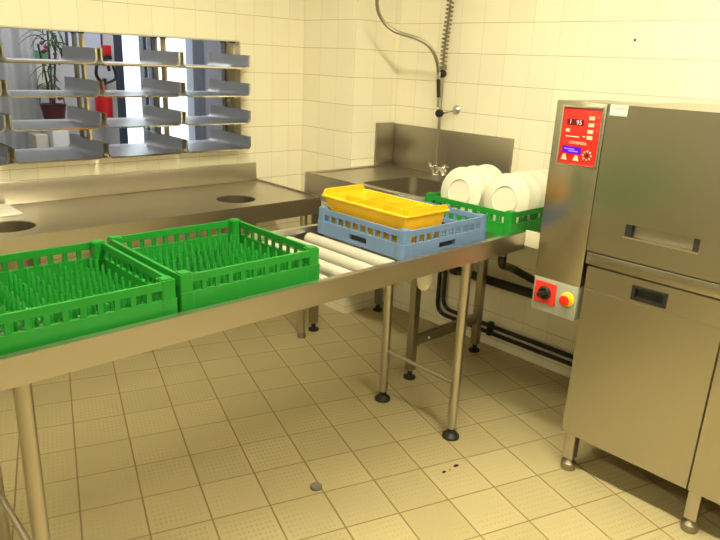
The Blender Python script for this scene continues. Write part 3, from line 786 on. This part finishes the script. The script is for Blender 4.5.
for y in (-1.506, -1.552):
    MB().loft([[(PX, y + a, 1.192 + b) for a, b in ((.011, -.009), (-.011, -.009), (-.004, .010), (.004, .010))], [(PX - .003, y + a, 1.192 + b) for a, b in ((.011, -.009), (-.011, -.009), (-.004, .010), (.004, .010))]]).build('push_button', M['pale'], cp)
MB().lathe([(0, 0), (.007, 0), (.006, .003), (0, .004)], Matrix.Translation((PX, -1.591, 1.206)) @ Matrix.Rotation(-PI / 2, 4, 'Y'), 16).build('selector_knob', M['maroon'], cp)
dt = MB()
for k in range(8):
    a = k * PI / 4; dt.lathe([(0, 0), (.0032, 0), (.0032, .001), (0, .001)], Matrix.Translation((PX, -1.591 + .015 * math.cos(a), 1.206 + .015 * math.sin(a))) @ Matrix.Rotation(-PI / 2, 4, 'Y'), 8)
dt.build('selector_mark', M['printw'], cp)
# sticker
stk = MB().box(FX - .0012, FX - .0002, -1.708, -1.648, 1.346, 1.381).build('sticker', M['label'], dw)
flat('sticker_band', -1.6485, -1.7075, 1.3465, 1.3565, M['labelb'], stk, .0004, FX - .0013)
text('sticker_lettering', 'COMENDA', -1.680, 1.369, .0105, M['labelt'], stk, FX - .0017)
# switch box
sb = fbox(-1.452, -1.634, .606, .7365, FX - .002, FX + .075, .003).build('switch_box', M['greybox'], dw)
MB().box(FX - .0075, FX - .0022, -1.551, -1.462, .640, .724, .002).build('switch_plate', M['redsq'], sb)
rot = Matrix.Translation((FX - .0077, -1.5065, .683)) @ Matrix.Rotation(-PI / 2, 4, 'Y')
MB().lathe([(.013, 0), (.026, 0), (.026, .006), (.020, .010), (.013, .008), (.013, 0)], rot, 24).box(-.008, .008, -.024, .024, .006, .020, .002, mat=rot @ Matrix.Rotation(.5, 4, 'Z')).build('rotary_switch', M['black'], sb)
e0 = Matrix.Translation((FX - .0022, -1.599, .683)) @ Matrix.Rotation(-PI / 2, 4, 'Y')
MB().lathe([(0, 0), (.027, 0), (.027, .006), (.014, .012), (0, .012)], e0, 24).build('stop_collar', M['estopy'], sb)
MB().lathe([(0, .0122), (.011, .0122), (.011, .020), (.019, .024), (.019, .030), (.013, .034), (0, .035)], e0, 24).build('stop_button', M['estop'], sb)

# ------------------------------------------------------------------ pipes on the right wall
WX = XR - .022
wp = thing('water_pipe', 'pair of black pipes running low along the tiled wall to the dishwasher', 'pipe', (WX, -.9, 0))
for k in range(2):
    o_ = .040 * k
    pth = fillet([(WX, -.400 - o_ * 1.0, .7), (WX, -.405 - o_, .085 + o_), (WX, -1.64, .085 + o_)], .07, 8)
    MB().tube(pth, .0115, 10).build('pipe_run', M['blackp'], wp)
MB().box(WX - .014, XR - .001, -.80, -.775, .07, .145, .002).build('pipe_clip', M['black'], wp)
dp = thing('drain_pipe', 'thick black drain pipe on the tiled wall behind the roller table end', 'pipe', (1.9, -.9, .39))
MB().tube([(1.93, -.53, .395), (1.93, -1.62, .405)], .024, 14).build('main_pipe', M['blackp'], dp)
MB().lathe([(0, 0), (.029, 0), (.029, .035), (0, .035)], Matrix.Translation((1.93, -.53, .395)) @ Matrix.Rotation(PI / 2, 4, 'X'), 18).build('pipe_socket', M['black'], dp)

# ------------------------------------------------------------------ small things on the floor
tag(MB().lathe([(0, .0005), (.020, .0005), (.021, .004), (.021, .010), (.018, .013), (0, .0135)], Matrix.Translation((0.441, -1.163, 0)), 22).build('floor_cap', M['cap']), 'round grey cap lying on the tiled floor before the table', 'cap')
def crumb(x, y, r, mat, label):
    mb = MB(); pr_ = [(0, 0.0004), (r, .0004), (r * .9, r * .35), (r * .4, r * .6), (0, r * .6)]
    mb.lathe(pr_, Matrix.Translation((x, y, 0)) @ Matrix.Diagonal((1.4, .9, 1, 1)), 9)
    for v in mb.bm.verts:
        v.co.x += random.uniform(-.2, .2) * r; v.co.y += random.uniform(-.2, .2) * r
    tag(mb.build('food_crumb', mat), label, 'crumb')
crumb(.947, -1.401, .0085, M['crumb'], 'larger dark crumb on the floor near the table leg')
crumb(.880, -1.397, .0070, M['crumb'], 'smaller dark crumb on the floor near the table leg')
crumb(.908, -1.402, .0050, M['crumbo'], 'orange crumb on the floor between two dark crumbs')
tag(MB().lathe([(0, 0), (.0055, 0), (.0055, .002), (0, .002)], Matrix.Translation((XR - .0005, -1.337, 1.618)) @ Matrix.Rotation(-PI / 2, 4, 'Y'), 12).build('wall_plug', M['crumb']), 'small dark screw plug in the tiles above the dishwasher', 'wall plug')

# ------------------------------------------------------------------ world, camera, view
wd = bpy.data.worlds.new('daylight'); scene.world = wd; wd.use_nodes = True
bg = wd.node_tree.nodes['Background']; bg.inputs['Color'].default_value = (0.88, 0.96, 1.0, 1); bg.inputs['Strength'].default_value = 1.4
cam = bpy.data.cameras.new('camera'); co = bpy.data.objects.new('camera', cam); COL.objects.link(co)
FPX = 652.9708
co.matrix_world = Matrix(((0.732799, 0.175544, -0.657411, -0.860470), (-0.679025, 0.251029, -0.689862, -2.706756), (0.043928, 0.951929, 0.303153, 1.477501), (0, 0, 0, 1)))
cam.sensor_fit = 'HORIZONTAL'; cam.sensor_width = 36.0; cam.lens = FPX * 36.0 / 720.0; cam.clip_start = .02
scene.camera = co
vs = scene.view_settings
vs.view_transform = 'Standard'; vs.look = 'None'; vs.exposure = 0.50; vs.gamma = 1.0; vs.use_curve_mapping = False
